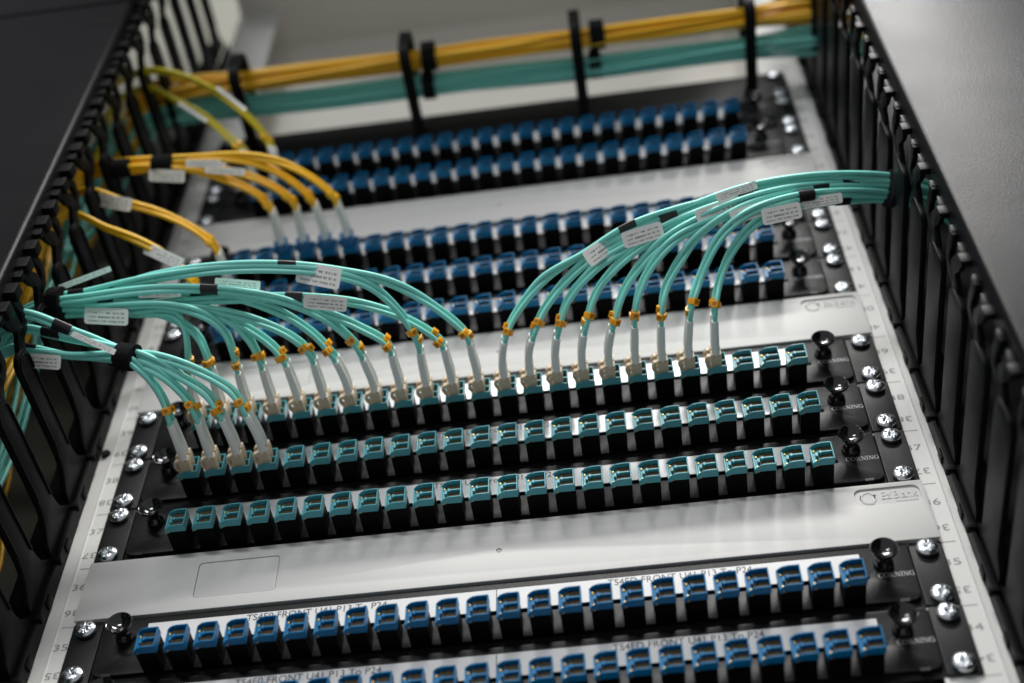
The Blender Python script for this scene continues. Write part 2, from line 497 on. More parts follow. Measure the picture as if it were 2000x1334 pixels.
TAGS = {
    'L11': ((-104.3, -112.0, 124.0), (-76.7, -112.0, 110.2), 12.8),
    'L10': ((-104.2, -94.0, 114.5), (-77.0, -94.0, 105.7), 8.7),
    'L6': ((-208.0, -104.0, 128.2), (-180.2, -104.0, 124.4), 7.0),
    'L1': ((-243.4, -96.0, 124.9), (-214.1, -96.0, 117.4), 10.4),
    'L8': ((-161.6, -99.0, 135.6), (-131.8, -99.0, 126.1), 5.8),
    'L9': ((-261.9, -104.0, 140.1), (-231.9, -104.0, 155.0), 3.5),
    'V3': ((-240.4, -104.0, 90.7), (-208.1, -104.0, 66.7), 3.5),
    'V0': ((-274.1, -95.0, 86.3), (-247.6, -95.0, 79.3), 8.7),
    'R0': ((64.9, -96.0, 120.8), (87.9, -96.0, 143.3), 10.4),
    'R1': ((89.3, -101.0, 129.6), (113.9, -101.0, 137.7), 9.9),
    'R3': ((148.8, -108.0, 148.8), (174.2, -108.0, 158.7), 5.2),
    'R2': ((134.6, -104.0, 139.4), (160.8, -104.0, 150.1), 8.7),
    'R5': ((155.3, -101.0, 138.9), (180.5, -101.0, 148.1), 8.7),
    'R7': ((174.6, -98.0, 141.6), (198.5, -98.0, 145.4), 9.9),
    'R8': ((199.4, -93.0, 155.2), (225.9, -93.0, 157.4), 6.4),
    'O0': ((-204.3, -94.0, 402.3), (-175.2, -94.0, 359.9), 2.6),
    'O1': ((-238.1, -84.0, 404.7), (-209.6, -84.0, 369.0), 2.6),
    'Y0': ((-237.6, -92.0, 291.9), (-209.8, -92.0, 283.5), 8.7),
    'Y3': ((-208.7, -97.0, 289.6), (-182.5, -97.0, 283.5), 5.2),
    'Y1': ((-196.6, -90.0, 289.9), (-166.1, -90.0, 279.5), 5.2),
    'Y430': ((-273.3, -95.0, 265.4), (-239.6, -95.0, 248.8), 9.3),
    'Y420': ((-226.5, -80.0, 215.1), (-196.3, -80.0, 189.4), 8.1),
}
SLEEVE = {'L11': -1, 'L10': -1, 'L6': 0, 'L1': -1, 'L8': -1, 'L9': -1, 'V3': -1, 'V0': 0, 'R0': 1, 'R1': 1, 'R3': 0, 'R2': 1, 'R5': 1, 'R7': 1, 'R8': 1, 'Y3': -1}

# ================================================================== the rack: rails, header, added shade hood
rack = thing('equipment_rack', 'light grey rack posts with printed unit numbers framing the panels', 'rack')

def rail(s):
    mb = MB()
    # a folded post: numbered face, a bead, then a flange bent back towards the cable manager
    prof = [(222, 3.4), (250.4, 3.4), (251.0, 2.9), (251.8, 2.9), (252.4, 3.6), (262.5, 5.2), (263.5, 6.2), (263.5, 40), (261.5, 40), (261.5, 7.4), (252, 5.4), (224, 5.4), (222, 5.4)]
    mb.prism([(s * a, b) for a, b in prof], zu(29), zu(54), 'z')
    return obj('mounting_rail', mb.mesh('mounting_rail', 'rail_grey', smooth=25), rack)

rails = {s: rail(s) for s in (-1, 1)}
for s in (-1, 1):
    mb = MB()
    for u in range(31, 50):
        x0, x1 = (239.6, 248.6) if s > 0 else (-250.6, -242.4)
        put_text(mb, str(u), x0, x1, zu(u) + 30.2, 4.6, 3.28)
        put_text(mb, str(u), x0, x1, zu(u) + 10.4, 4.6, 3.28, flip=True)
        a, b = sorted((s * 238, s * 249.5))
        mb.raw([(a, 3.28, zu(u) - 0.22), (b, 3.28, zu(u) - 0.22), (b, 3.28, zu(u) + 0.22), (a, 3.28, zu(u) + 0.22)], [(0, 1, 2, 3)])
    obj('unit_marks', mb.mesh('unit_marks', 'rail_ink'), rails[s])
# a dark rubber plug in the left rail beside unit 39
mb = MB()
mb.lathe([(0, -1.2), (2.6, -1.0), (3.1, 0.2), (3.1, 3)], 20, (-256.5, 3.2, zu(39) + 12))
obj('rubber_plug', mb.mesh('rubber_plug', 'chassis_black', smooth=40), rails[-1])
# plain header sheet above the top panel
mb = MB()
mb.box(-281, 281, 44, 47, zu(46) + 6, zu(64))
obj('header_panel', mb.mesh('header_panel', 'header_grey', bevel=0.6), rack)
# unseen hood, added to keep the main light off the upper rows
mb = MB()
mb.box(-262, 262, -485, 420, zu(53) + 34, zu(53) + 38)
mb.box(-262, 262, -485, -481, zu(53) + 38, zu(53) + 60)
obj('shade_hood', mb.mesh('shade_hood', 'header_grey', bevel=0.8), rack)
mb = MB()
mb.box(-261, 261, 90, 92, zu(28), zu(47))
obj('inner_baffle', mb.mesh('inner_baffle', 'chassis_black'), rack)

# ================================================================== vertical cable managers
def ribbon(pts, w):
    L, R = [], []
    for i, (a, b) in enumerate(pts):
        p = Vector(pts[max(i - 1, 0)])
        q = Vector(pts[min(i + 1, len(pts) - 1)])
        t = (q - p).normalized()
        n = Vector((-t.y, t.x)) * w / 2
        L.append((a + n.x, b + n.y))
        R.append((a - n.x, b - n.y))
    return L + R[::-1]

def arc_pts(cx, cy, r, a0, a1, n=6):
    return [(cx + r * math.cos(math.radians(a0 + (a1 - a0) * k / n)), cy + r * math.sin(math.radians(a0 + (a1 - a0) * k / n))) for k in range(n + 1)]

def finger_outline(wide=False):
    """(y, z) of one finger blade: a straight bar, flared root, rounded tip"""
    h = 13.6 if wide else 8.8
    pts = [(-6, -21.0)]
    pts += [(-10, -20.6), (-15, -19.2), (-20, -max(h, 15.5)), (-25, -max(h, 12.0)), (-31, -max(h, 9.8)), (-37, -h)]
    pts += [(-96, -h)] + arc_pts(-102, -h + 7, 7, 270, 180, 5) + arc_pts(-102, h - 7, 7, 180, 90, 5) + [(-96, h)]
    pts += [(-30, h), (-22, max(h, 10.0)), (-16, max(h, 12.0)), (-11, max(h, 17.0)), (-8, 20.0), (-6, 21.0)]
    return pts

def cable_manager(s, label):
    o = lambda d: s * d - 2.0
    root = thing('cable_manager', label, 'cable manager', (0, 0, 0), 'upright finger cable managers')
    def sx(a, b):
        return sorted((o(a), o(b)))
    # base channel along the rail
    mb = MB()
    a, b = sx(258.6, 261.4)
    mb.box(a, b, -4.5, 8, zu(30), zu(52))
    a, b = sx(261.4, 263.4)
    mb.box(a, b, -2.0, 8, zu(30), zu(52))
    a, b = sx(263.4, 279)
    mb.box(a, b, -7.5, -5.0, zu(30), zu(52))
    a, b = sx(277.0, 279)
    mb.box(a, b, -5.0, 40, zu(30), zu(52))
    obj('base_channel', mb.mesh('base_channel', 'finger_black', bevel=0.5), root)
    # one mesh each for finger, arm, clip and tab, shared by all the repeats
    mb = MB()
    a, b = sx(262.0, 265.6)
    mb.prism(finger_outline(s > 0), a, b, 'x')
    fm = mb.mesh('finger', 'finger_black', smooth=30, bevel=0.7)
    mb = MB()
    a, b = sx(261.2, 262.0)
    rim = [(y * 1.0, z) for y, z in finger_outline()]
    # raised rim strips along both edges of the bar
    mb.prism([(-30, 7.2), (-30, 8.6), (-99, 8.6), (-99, 7.2)], a, b, 'x')
    mb.prism([(-40, -8.6), (-40, -7.2), (-99, -7.2), (-99, -8.6)], a, b, 'x')
    mb.prism(ribbon(arc_pts(-99, 0, 7.9, 90, 270, 10), 1.4), a, b, 'x')
    rm = mb.mesh('rim', 'finger_black', bevel=0.25)
    mb = MB()
    a, b = sx(263.2, 266.4)
    mb.prism(ribbon([(-92, 2), (-104, 4), (-110, 9), (-114, 13), (-120, 13), (-126, 7), (-131, 4), (-138, 4)], 9.5), a, b, 'x')
    mb.prism(ribbon([(-112, 11), (-113, 20), (-117, 25), (-124, 25), (-130, 22), (-138, 22)], 6.5), a, b, 'x')
    am = mb.mesh('hook_arm', 'finger_black', smooth=35, bevel=0.6)
    mb = MB()
    a, b = sx(258.5, 266.8) if s < 0 else sx(262.6, 266.4)
    mb.box(a, b, -141 if s < 0 else -137.5, -133.5, -1.5, 8.5 if s < 0 else 6.5)
    tm = mb.mesh('hinge_tab', 'finger_black', smooth=35, bevel=1.2)
    mb = MB()
    a, b = sx(260.5, 267)
    mb.box(a, b, -139, -135, -9.5, -1.5)
    pm = mb.mesh('hinge_pin', 'finger_black', smooth=35, bevel=1.0)
    mb = MB()
    a, b = sx(256.6, 262.6)
    mb.box(a, b, -6.2, -1.5, -2.2, 2.2)
    cm = mb.mesh('snap_clip', 'finger_black', smooth=35, bevel=0.8)
    mb = MB()
    a, b = sx(257.6, 258.8)
    mb.box(a, b, -2.5, 3.0, -4, 4)
    cm2 = mb.mesh('snap_tooth', 'finger_black', smooth=35, bevel=0.5)
    for u in range(31, 52):
        z = zu(u) + 24
        f = obj('finger', fm, root, (0, 0, z))
        if s < 0:
            obj('rim', rm, f)
        obj('hook_arm', am, f)
        obj('hinge_tab', tm, root, (0, 0, z))
        obj('hinge_tab', tm, root, (0, 0, z + 18))
        obj('hinge_pin', pm, root, (0, 0, z))
        obj('snap_clip', cm, root, (0, 0, z - 22))
        obj('snap_tooth', cm2, root, (0, 0, z - 6))
    # the wireway behind the fingers
    mb = MB()
    a, b = sx(279, 440)
    mb.box(a, b, 62, 65, zu(28), zu(64))
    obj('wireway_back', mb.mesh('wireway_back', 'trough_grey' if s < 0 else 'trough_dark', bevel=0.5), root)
    mb = MB()
    a, b = sx(430, 433)
    mb.box(a, b, -130, 62, zu(28), zu(64))
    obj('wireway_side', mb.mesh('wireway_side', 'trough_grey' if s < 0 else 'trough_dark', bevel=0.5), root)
    # front cover: folded sheet with a rolled inner edge
    mb = MB()
    zt = 462 if s < 0 else zu(54)
    prof = [(266.2, -132), (266.2, -143.2), (266.9, -145.2), (268.4, -146.4), (270.4, -146.8), (441, -146.8), (441, -144.8), (270.6, -144.8), (269.4, -144.5), (268.5, -143.6), (268.2, -142.6), (268.2, -132)]
    mb.prism([(o(p), q) for p, q in prof], zu(26), zt, 'z')
    obj('cover', mb.mesh('cover', 'cover_black', smooth=38), root)
    if s < 0:
        mb = MB()
        mb.prism([(o(p), q) for p, q in prof], zt + 4, zu(56), 'z')
        obj('cover', mb.mesh('cover', 'cover_black', smooth=38), root)
        mb = MB()
        mb.box(o(300), o(272), -147.1, -146.7, 428, 431)
        obj('latch_slot', mb.mesh('latch_slot', 'chassis_black'), root)
    return root

cable_manager(-1, 'black finger cable manager with dark flat cover along the left post')
cable_manager(1, 'black finger cable manager with shiny textured cover along the right post')

# ================================================================== shared small parts
def screw_mesh():
    """pan head with a cross recess and short ticks between its arms"""
    mb = MB()
    R, nr, na = 5.7, 16, 64
    rings = []
    for i in range(nr + 1):
        r = R * i / nr
        ring = []
        for k in range(na):
            a = 2 * math.pi * k / na
            x, z = r * math.cos(a), r * math.sin(a)
            dome = -4.6 + 1.5 * (r / R) ** 3.2
            arm = max(0.0, 1 - min(abs(x), abs(z)) / 0.85) * (1 if r < 3.4 else max(0, 1 - (r - 3.4) / 0.35))
            core = max(0.0, 1 - r / 1.9)
            u, v = (x + z) * 0.7071, (x - z) * 0.7071
            tick = max(0.0, 1 - min(abs(u), abs(v)) / 0.35) * (1 if 1.2 < r < 3.6 else 0)
            dep = min(1.0, 1.6 * arm) * 1.5 + core * 0.9 + tick * 0.3 * (1 - arm)
            ring.append((x, dome + min(dep, 2.2), z))
        rings.append(ring)
    vs = [rings[0][0]]
    fs = []
    for i in range(1, nr + 1):
        vs += rings[i]
    for k in range(na):
        fs.append((0, 1 + k, 1 + (k + 1) % na))
    for i in range(1, nr):
        for k in range(na):
            a, b = 1 + (i - 1) * na, 1 + i * na
            fs.append((a + k, b + k, b + (k + 1) % na, a + (k + 1) % na))
    off = 1 + (nr - 1) * na
    base = len(vs)
    for q, (rr, y) in enumerate(((5.85, -2.4), (5.8, -1.2), (5.4, -0.6))):
        vs += [(rr * math.cos(2 * math.pi * k / na), y, rr * math.sin(2 * math.pi * k / na)) for k in range(na)]
        a = off if q == 0 else base + (q - 1) * na
        b = base + q * na
        for k in range(na):
            fs.append((a + k, b + k, b + (k + 1) % na, a + (k + 1) % na))
    mb.raw(vs, fs)
    mb.lathe([(2.9, -0.7), (2.9, 3)], 16)
    return mb.mesh('screw', 'zinc', smooth=38)
SCREW = screw_mesh()

KNOB = MB().lathe([(0, 1.0), (5.3, 1.0), (5.5, -0.6), (5.0, -3.0), (3.7, -4.6), (3.2, -5.8), (3.5, -7.4), (4.9, -9.6), (6.7, -11.3), (7.35, -12.4), (7.45, -13.2), (7.05, -13.75), (6.5, -13.5), (5.7, -12.2), (4.2, -10.7), (2.2, -9.9), (0, -9.7)], 40).mesh('release_knob', 'knob_black', smooth=60)

def adapter_meshes(colour):
    b = MB()
    b.box(-5.6, 5.7, -15.4, 2.5, -6.5, 6.3)
    b.box(5.7, 6.0, -11.5, -4.0, -2.4, 2.4)
    b.box(-5.9, -5.6, -11.5, -4.0, -2.4, 2.4)
    body = b.mesh('adapter', 'adapter_black', bevel=0.25)
    c = MB()
    wall = [(-6.1, -14.0), (-4.4, -14.2), (-4.2, -15.2), (6.2, -15.0), (6.2, -20.4), (0.0, -20.4), (-2.2, -20.0), (-4.2, -18.9), (-5.4, -17.6), (-6.1, -16.8)]
    c.prism(wall, -6.8, -6.0, 'z')
    c.prism(wall, 6.0, 6.8, 'z')
    c.box(5.55, 6.19, -20.39, -14.6, -6.0, 6.0)
    c.box(-6.09, -5.0, -16.9, -13.2, -6.0, 6.0)
    c.box(-5.0, -3.4, -16.4, -13.2, -6.0, 6.0)
    c.box(-5.0, 5.55, -15.6, -15.0, -6.0, 6.0)
    c.box(-2.2, 5.55, -19.6, -15.4, -0.5, 0.5)
    c.box(-1.5, -0.3, -19.7, -15.4, -1.2, 1.2)
    c.box(-3.9, -2.2, -18.0, -15.4, -1.6, 1.6)
    for q in (-6.0, 5.5):
        c.box(-1.2, -0.2, -20.2, -15.4, q, q + 0.5)
    collar = c.mesh('collar', colour, bevel=0.18, segs=1)
    s = MB()
    s.box(-2.6, 5.4, -17.7, -15.7, -2.3, 2.3)
    shut = s.mesh('shutter', 'shutter_brown', bevel=0.3)
    g = MB()
    g.lathe([(0, -0.55), (0.6, -0.5), (0.65, 0.3)], 10, (-4.0, -16.6, 3.4))
    g.lathe([(0, -0.55), (0.6, -0.5), (0.65, 0.3)], 10, (-4.0, -16.6, -4.6))
    g.box(-4.2, -3.2, -15.9, -15.1, -7.0, -6.7)
    gold = g.mesh('contact_pin', 'contact_gold', smooth=40)
    return body, collar, shut, gold
ADAPT = {'aqua': adapter_meshes('adapter_aqua'), 'blue': adapter_meshes('adapter_blue')}

def PX(i):
    return -187.0 + 16.3 * i

def maker_mesh():
    """the maker's name in small serif capitals, strokes built by hand"""
    mb = MB()
    y = 0.36
    def quad(p, q, w):
        p, q = Vector(p), Vector(q)
        n = (q - p).normalized()
        n = Vector((-n.y, n.x)) * w / 2
        return [p + n, q + n, q - n, p - n]
    def put(poly, ox, sc):
        mb.raw([(203.6 + (ox + v[0]) * sc, y, 21.2 + v[1] * sc) for v in poly], [tuple(range(len(poly)))])
    sc = 3.15
    def arc(ox, cx, cy, rx, ry, a0, a1, t_thin, t_thick):
        n = 18
        pr_ = None
        for k in range(n + 1):
            a = math.radians(a0 + (a1 - a0) * k / n)
            t = t_thin + (t_thick - t_thin) * abs(math.cos(a))
            o_ = (cx + rx * math.cos(a), cy + ry * math.sin(a))
            i_ = (cx + (rx - t) * math.cos(a), cy + (ry - t_thin) * math.sin(a))
            if pr_:
                put([pr_[0], o_, i_, pr_[1]], ox, sc)
            pr_ = (o_, i_)
    def serif(ox, x, yy, w=0.34):
        put([(x - w / 2, yy), (x + w / 2, yy), (x + w / 2, yy + 0.07), (x - w / 2, yy + 0.07)], ox, sc)
    x = 0.0
    arc(x, 0.42, 0.5, 0.42, 0.5, 48, 315, 0.07, 0.17); put(quad((0.72, 0.70), (0.72, 0.98), 0.06), x, sc); x += 0.88
    arc(x, 0.45, 0.5, 0.45, 0.5, 0, 360, 0.07, 0.17); x += 1.0
    put(quad((0.18, 0.0), (0.18, 1.0), 0.16), x, sc); serif(x, 0.18, 0); serif(x, 0.12, 0.93, 0.26); arc(x, 0.28, 0.74, 0.36, 0.26, -90, 90, 0.07, 0.16); put(quad((0.36, 0.48), (0.72, 0.0), 0.15), x, sc); serif(x, 0.76, 0, 0.2); x += 0.92
    for rep in range(2):
        put(quad((0.14, 0.0), (0.14, 1.0), 0.07), x, sc); put(quad((0.12, 0.98), (0.72, 0.02), 0.17), x, sc); put(quad((0.74, 0.0), (0.74, 1.0), 0.07), x, sc)
        serif(x, 0.14, 0, 0.28); serif(x, 0.08, 0.93, 0.2); serif(x, 0.74, 0.93, 0.28); x += 0.94
        if rep == 0:
            put(quad((0.16, 0.0), (0.16, 1.0), 0.16), x, sc); serif(x, 0.16, 0); serif(x, 0.16, 0.93); x += 0.42
    arc(x, 0.42, 0.5, 0.42, 0.5, 48, 330, 0.07, 0.17); put(quad((0.74, 0.04), (0.74, 0.44), 0.15), x, sc); serif(x, 0.70, 0.40, 0.36); put(quad((0.72, 0.70), (0.72, 0.98), 0.06), x, sc)
    return mb.mesh('maker_name', 'logo_print')
MAKER = maker_mesh()

slot = rounded(-199, 199, 21.3, 23.5, 0.6, 2)
TRAY = plate_with_holes(rounded(-222.9, 222.9, 4.8, 43.8, 4, 6, (5, 5, 1.5, 1.5)), [slot], 0.5, 3.2, 0.45)
TRAY.box(-219, 219, 3.0, 17.0, 6.3, 8.0)
TRAY.box(-219, 219, 3.0, 17.0, 41.0, 43.0)
for q in (-1, 1):
    TRAY.box(*sorted((q * 211, q * 216)), -0.4, 3.0, 3.6, 5.4)
TRAY = TRAY.mesh('tray_front', 'panel_black', smooth=30)
EAR = MB().prism(rounded(223.7, 241.2, 0.6, 43.9, 1.2, 3), 1.2, 3.2).mesh('mounting_ear', 'ear_black', smooth=30, bevel=0.4)
EAR_L = MB().prism(rounded(-241.2, -223.7, 0.6, 43.9, 1.2, 3), 1.2, 3.2).mesh('mounting_ear', 'ear_black', smooth=30, bevel=0.4)
CHASSIS = MB().box(-216, 216, 18, 84, 1.5, 43).box(-226, 226, 3.22, 3.36, 0.8, 43.7).mesh('chassis', 'chassis_black')
LABEL = MB().box(-196.5, 196.5, 0.15, 0.75, 23.8, 38.9).mesh('label_strip', 'label_white', bevel=0.12)
LABEL_S = MB().box(-190.5, 196.5, 0.15, 0.75, 23.8, 38.9).mesh('label_strip', 'label_white', bevel=0.12)

def patch_panel(u, colour, label, texts, seam=False):
    z = zu(u)
    root = thing('patch_bay', label, 'patch panel', (0, 0, z), 'fibre patch panels in the rack')
    t = obj('tray_front', TRAY, root)
    obj('maker_name', MAKER, t)
    for me, sx in ((EAR_L, -1), (EAR, 1)):
        e = obj('mounting_ear', me, root)
        for zz in (6.35, 38.1):
            sc = obj('screw', SCREW, e, (sx * 232.55, 1.6, zz), (0, random.uniform(0, 6.28), 0))
    obj('chassis', CHASSIS, root)
    for sx in (-1, 1):
        obj('release_knob', KNOB, root, (sx * 207.8, 0.4, 30.0))
    l = obj('label_strip', LABEL if seam else LABEL_S, root)
    for s, x0, x1 in texts:
        mb = MB()
        put_text(mb, s, x0, x1, 35.9, 4.4, 0.03)
        obj('printed_line', mb.mesh('printed_line', 'ink'), l)
    if seam:
        mb = MB().raw([(-0.25, 0.03, 24), (0.25, 0.03, 24), (0.25, 0.03, 38.7), (-0.25, 0.03, 38.7)], [(0, 1, 2, 3)])
        obj('seam', mb.mesh('seam', 'ink'), l)
    body, collar, shut, gold = ADAPT[colour]
    for i in range(24):
        a = obj('adapter', body, root, (PX(i), 0, 11.2))
        obj('collar', collar, a)
        obj('contact_pin', gold, a)
        for q in (-3.1, 3.1):
            obj('shutter', shut, a, (0, 0, q))
    return root

BT = [('TS4E0 FRONT U41 P13 To P24', -140, -61), ('TS4ED FRONT U41 P13 To P24', 61, 139)]
AT = [('TS4D2 U37 From P01 To P24', -38, 36)]
patch_panel(34, 'blue', 'lowest blue-ported black patch panel, at the bottom edge of the photo', BT, True)
patch_panel(35, 'blue', 'blue-ported black patch panel directly below the nearest grey blank', BT, True)
patch_panel(37, 'aqua', 'black patch panel with all 24 aqua ports empty, directly above nearest grey blank', AT)
patch_panel(38, 'aqua', 'middle aqua-ported black patch panel with only its four left ports plugged', AT)
patch_panel(39, 'aqua', 'top aqua-ported black patch panel, mostly filled with aqua cables', AT)
patch_panel(41, 'blue', 'blue-ported black patch panel just above the middle grey blank', BT, True)
patch_panel(42, 'blue', 'middle one of the three blue-ported panels behind the aqua cable arches', BT, True)
patch_panel(43, 'blue', 'blue-ported black patch panel with four yellow-cabled plugs, below the farthest blank', BT, True)
patch_panel(45, 'blue', 'blue-ported black patch panel just above the farthest grey blank', [])
patch_panel(46, 'blue', 'topmost blue-ported black patch panel, directly below the cable rings', [])

# ================================================================== blank panels
def logo_ring(mb, cx, cz, y, e):
    for a0, a1, ro, ri in ((20, 200, 5.0, 3.7), (205, 395, 4.3, 3.0), (150, 300, 5.1, 4.5), (-20, 70, 3.6, 3.0)):
        n = 14
        out = arc_pts(cx, cz, ro, a0, a1, n) + arc_pts(cx, cz, ri, a1, a0, n)
        mb.prism(out, y, y + e)

def blank_meshes():
    holes = [rounded(-174, -126, 9.2, 35.6, 2.5), rounded(202.5, 238.5, 28.0, 41.0, 4.2, 6)]
    hole_d = [(1.5 + 1.7 * math.cos(2 * math.pi * k / 24), 22.2 + 1.7 * math.sin(2 * math.pi * k / 24)) for k in range(24)]
    pl = plate_with_holes(rounded(-241.3, 241.3, 0.3, 44.2, 0.8, 3), holes + [hole_d], -1.0, 0.0, 0.18)
    plate = pl.mesh('plate', 'blank_grey', smooth=30)
    bk = MB().box(-240.8, 240.8, 0.02, 2.4, 0.7, 43.8).mesh('backing', 'blank_grey')
    lab = MB().prism(rounded(-173.6, -126.4, 9.6, 35.2, 2.2), -0.62, 0.1).mesh('writing_field', 'blank_grey', smooth=30, bevel=0.15)
    dm = MB().lathe([(0, -0.75), (0.5, -0.72), (0.75, -0.2), (1.2, -0.12), (1.6, -0.6)], 20, (1.5, 0, 22.2)).mesh('sprue_mark', 'blank_grey', smooth=50)
    lg = MB()
    logo_ring(lg, 210.2, 34.6, -0.3, 0.4)
    put_text(lg, 'EziBlank', 217.0, 237.0, 35.6, 5.6, -0.32, emboss=0.4)
    x = 224.5
    while x < 236:
        w = random.uniform(0.35, 0.8)
        lg.box(x, x + w, -0.2, 0.1, 30.2, 31.0 + random.uniform(0, 0.35))
        x += w + 0.28
    emblem = lg.mesh('emblem', 'blank_grey')
    return plate, bk, lab, dm, emblem
BLANK = blank_meshes()
for u, lab in ((36, 'nearest light grey blank panel with an embossed maker emblem'), (40, 'middle light grey blank panel behind the white cable boots'), (44, 'farthest light grey blank panel, above the yellow cable plugs')):
    root = thing('blank_panel', lab, 'blank panel', (0, 0, zu(u)), 'snap-in blank panels')
    p = obj('plate', BLANK[0], root)
    obj('backing', BLANK[1], root)
    obj('writing_field', BLANK[2], p)
    obj('sprue_mark', BLANK[3], p)
    obj('emblem', BLANK[4], root)

# ================================================================== ring manager at the top
rm = thing('ring_manager', 'black horizontal cable manager plate with four forward rings at the top', 'cable manager', (0, 0, zu(47)))
mb = MB().prism(rounded(-241.2, 241.2, 0.6, 43.9, 1.2, 3), 0.8, 3.2)
pl = obj('plate', mb.mesh('plate', 'ring_black', smooth=30, bevel=0.4), rm)
for s in (-1, 1):
    for zz in (6.35, 38.1):
        obj('screw', SCREW, pl, (s * 232.55, 1.2, zz), (0, random.uniform(0, 6), 0))
def ring_mesh():
    mb = MB()
    yz = [(0.8, 6)] + [(-64, 4)] + arc_pts(-70, 14, 12, 270, 180, 5) + arc_pts(-70, 30, 12, 180, 90, 5) + [(-64, 42), (-24, 40)]
    out = ribbon(yz, 4.2)
    mb.prism(out, -4.5, 4.5, 'x')
    mb.prism([(0.8, 1), (0.8, 24), (-12, 8), (-30, 5)], -4.2, 4.2, 'x')
    return mb.mesh('ring', 'ring_black', smooth=40, bevel=0.7)
RING = ring_mesh()
for x in (-203, -64, 73, 210):
    obj('ring', RING, rm, (x, 0, 0))

# ================================================================== cables
def perp(v, t):
    w = v - t * v.dot(t)
    if w.length < 1e-4:
        w = Vector((1, 0, 0)) - t * t.x
    return w.normalized()

def arclen(P):
    L = [0.0]
    for a, b in zip(P, P[1:]):
        L.append(L[-1] + (b - a).length)
    return L

def plug_meshes(light):
    b = MB()
    for q in (-3.1, 3.1):
        b.box(-3.1, 3.1, -24, -14.5, q - 2.25, q + 2.25)
        lever = [(-3.0, -27.5), (-5.6, -27.0), (-6.9, -25.2), (-7.2, -22.6), (-6.5, -20.4), (-5.4, -19.2), (-4.2, -16.0), (-3.0, -15.0), (-3.0, -17.4), (-4.6, -20.2), (-5.3, -22.2), (-5.0, -24.4), (-4.0, -25.6), (-3.0, -25.8)]
        b.prism(lever, q - 1.5, q + 1.5, 'z')
    b.box(-3.4, 3.2, -27.0, -21.8, -5.8, 5.8)
    b.box(-3.2, 3.1, -29.0, -27.0, -5.6, -0.5)
    b.box(-3.2, 3.1, -29.0, -27.0, 0.5, 5.6)
    return b.mesh('plug_body', light, bevel=0.4)
PLUG = {'aqua': plug_meshes('connector_beige'), 'yellow': plug_meshes('boot_blue')}

def clip_meshes():
    mb = MB()
    n = 16
    mb.prism(arc_pts(0, 0, 2.75, 35, 325, n) + arc_pts(0, 0, 1.56, 325, 35, n), -1.8, 1.8)
    mb.box(1.2, 3.1, -1.8, 1.8, 1.2, 2.1)
    mb.box(1.2, 3.1, -1.8, 1.8, -2.1, -1.2)
    mb.box(-3.15, -1.9, -2.1, 2.1, -2.0, 2.0)
    return mb.mesh('marker_clip', 'clip_orange', smooth=35, bevel=0.25)
CLIP = clip_meshes()
def letter_mesh(ch):
    mb = MB()
    put_text(mb, ch, -1.0, 1.0, 0.0, 2.4, 0.0)
    return mb.mesh('marker_letter', 'ink')
LETTER = {c: letter_mesh(c) for c in 'AB'}

def frame(loc, ydir, xdir):
    """matrix with local y along ydir and local x as near xdir as possible"""
    y = ydir.normalized()
    x = perp(xdir, y)
    z = x.cross(y)
    return Matrix(((x.x, y.x, z.x, loc.x * M), (x.y, y.y, z.y, loc.y * M), (x.z, y.z, z.z, loc.z * M), (0, 0, 0, 1)))

def place(name, me, parent, mtx):
    o = obj(name, me, parent)
    o.matrix_local = mtx if parent is None else Matrix.Translation(-parent.location) @ mtx
    return o

def tag_mesh(L, H):
    """laminated flag; local x along its length, z up the flag, faces -y; carries its own UV for the print"""
    pts = rounded(-L / 2, L / 2, -H, 0, min(2.0, H * 0.2), 4)
    bm = bmesh.new()
    n = len(pts)
    f0 = [bm.verts.new((x * M, -0.2 * M, z * M)) for x, z in pts]
    f1 = [bm.verts.new((x * M, 0.2 * M, z * M)) for x, z in pts]
    fa = bm.faces.new(f0)
    fb = bm.faces.new(f1[::-1])
    for i in range(n):
        j = (i + 1) % n
        bm.faces.new((f0[i], f1[i], f1[j], f0[j]))
    bmesh.ops.recalc_face_normals(bm, faces=bm.faces)
    uv = bm.loops.layers.uv.new('UVMap')
    for f in bm.faces:
        for lp in f.loops:
            lp[uv].uv = (lp.vert.co.x / M / L + 0.5, lp.vert.co.z / M / H + 1.0)
    me = bpy.data.meshes.new('id_tag')
    bm.to_mesh(me)
    bm.free()
    me.materials.append(MATS['tag_white'])
    return me

def band(path, dirs, ra, rb, seg=20):
    """flat tape wound round a bundle: section ra along dirs, rb across"""
    mb = MB()
    n = len(path)
    rings = []
    for i, p in enumerate(path):
        t = (path[min(i + 1, n - 1)] - path[max(i - 1, 0)]).normalized()
        d = perp(dirs[i], t)
        e = t.cross(d)
        rings.append([mb.bm.verts.new(p + d * (ra * math.cos(2 * math.pi * k / seg)) + e * (rb * math.sin(2 * math.pi * k / seg))) for k in range(seg)])
    for a, b in zip(rings, rings[1:]):
        for k in range(seg):
            mb.bm.faces.new((a[k], a[(k + 1) % seg], b[(k + 1) % seg], b[k]))
    mb.bm.faces.new(rings[0][::-1])
    mb.bm.faces.new(rings[-1])
    return mb

def nearest(P, q):
    return min(range(len(P)), key=lambda i: (P[i] - q).length)

SLEEVE_X = {'L3': -240, 'L6': -218, 'L9': -249, 'L7': -160, 'L4': -228, 'R4': 232, 'R6': 214, 'R0': 168, 'V2': -252, 'V1': -268}
TOCAM = lambda p: (CL / M - p).normalized()

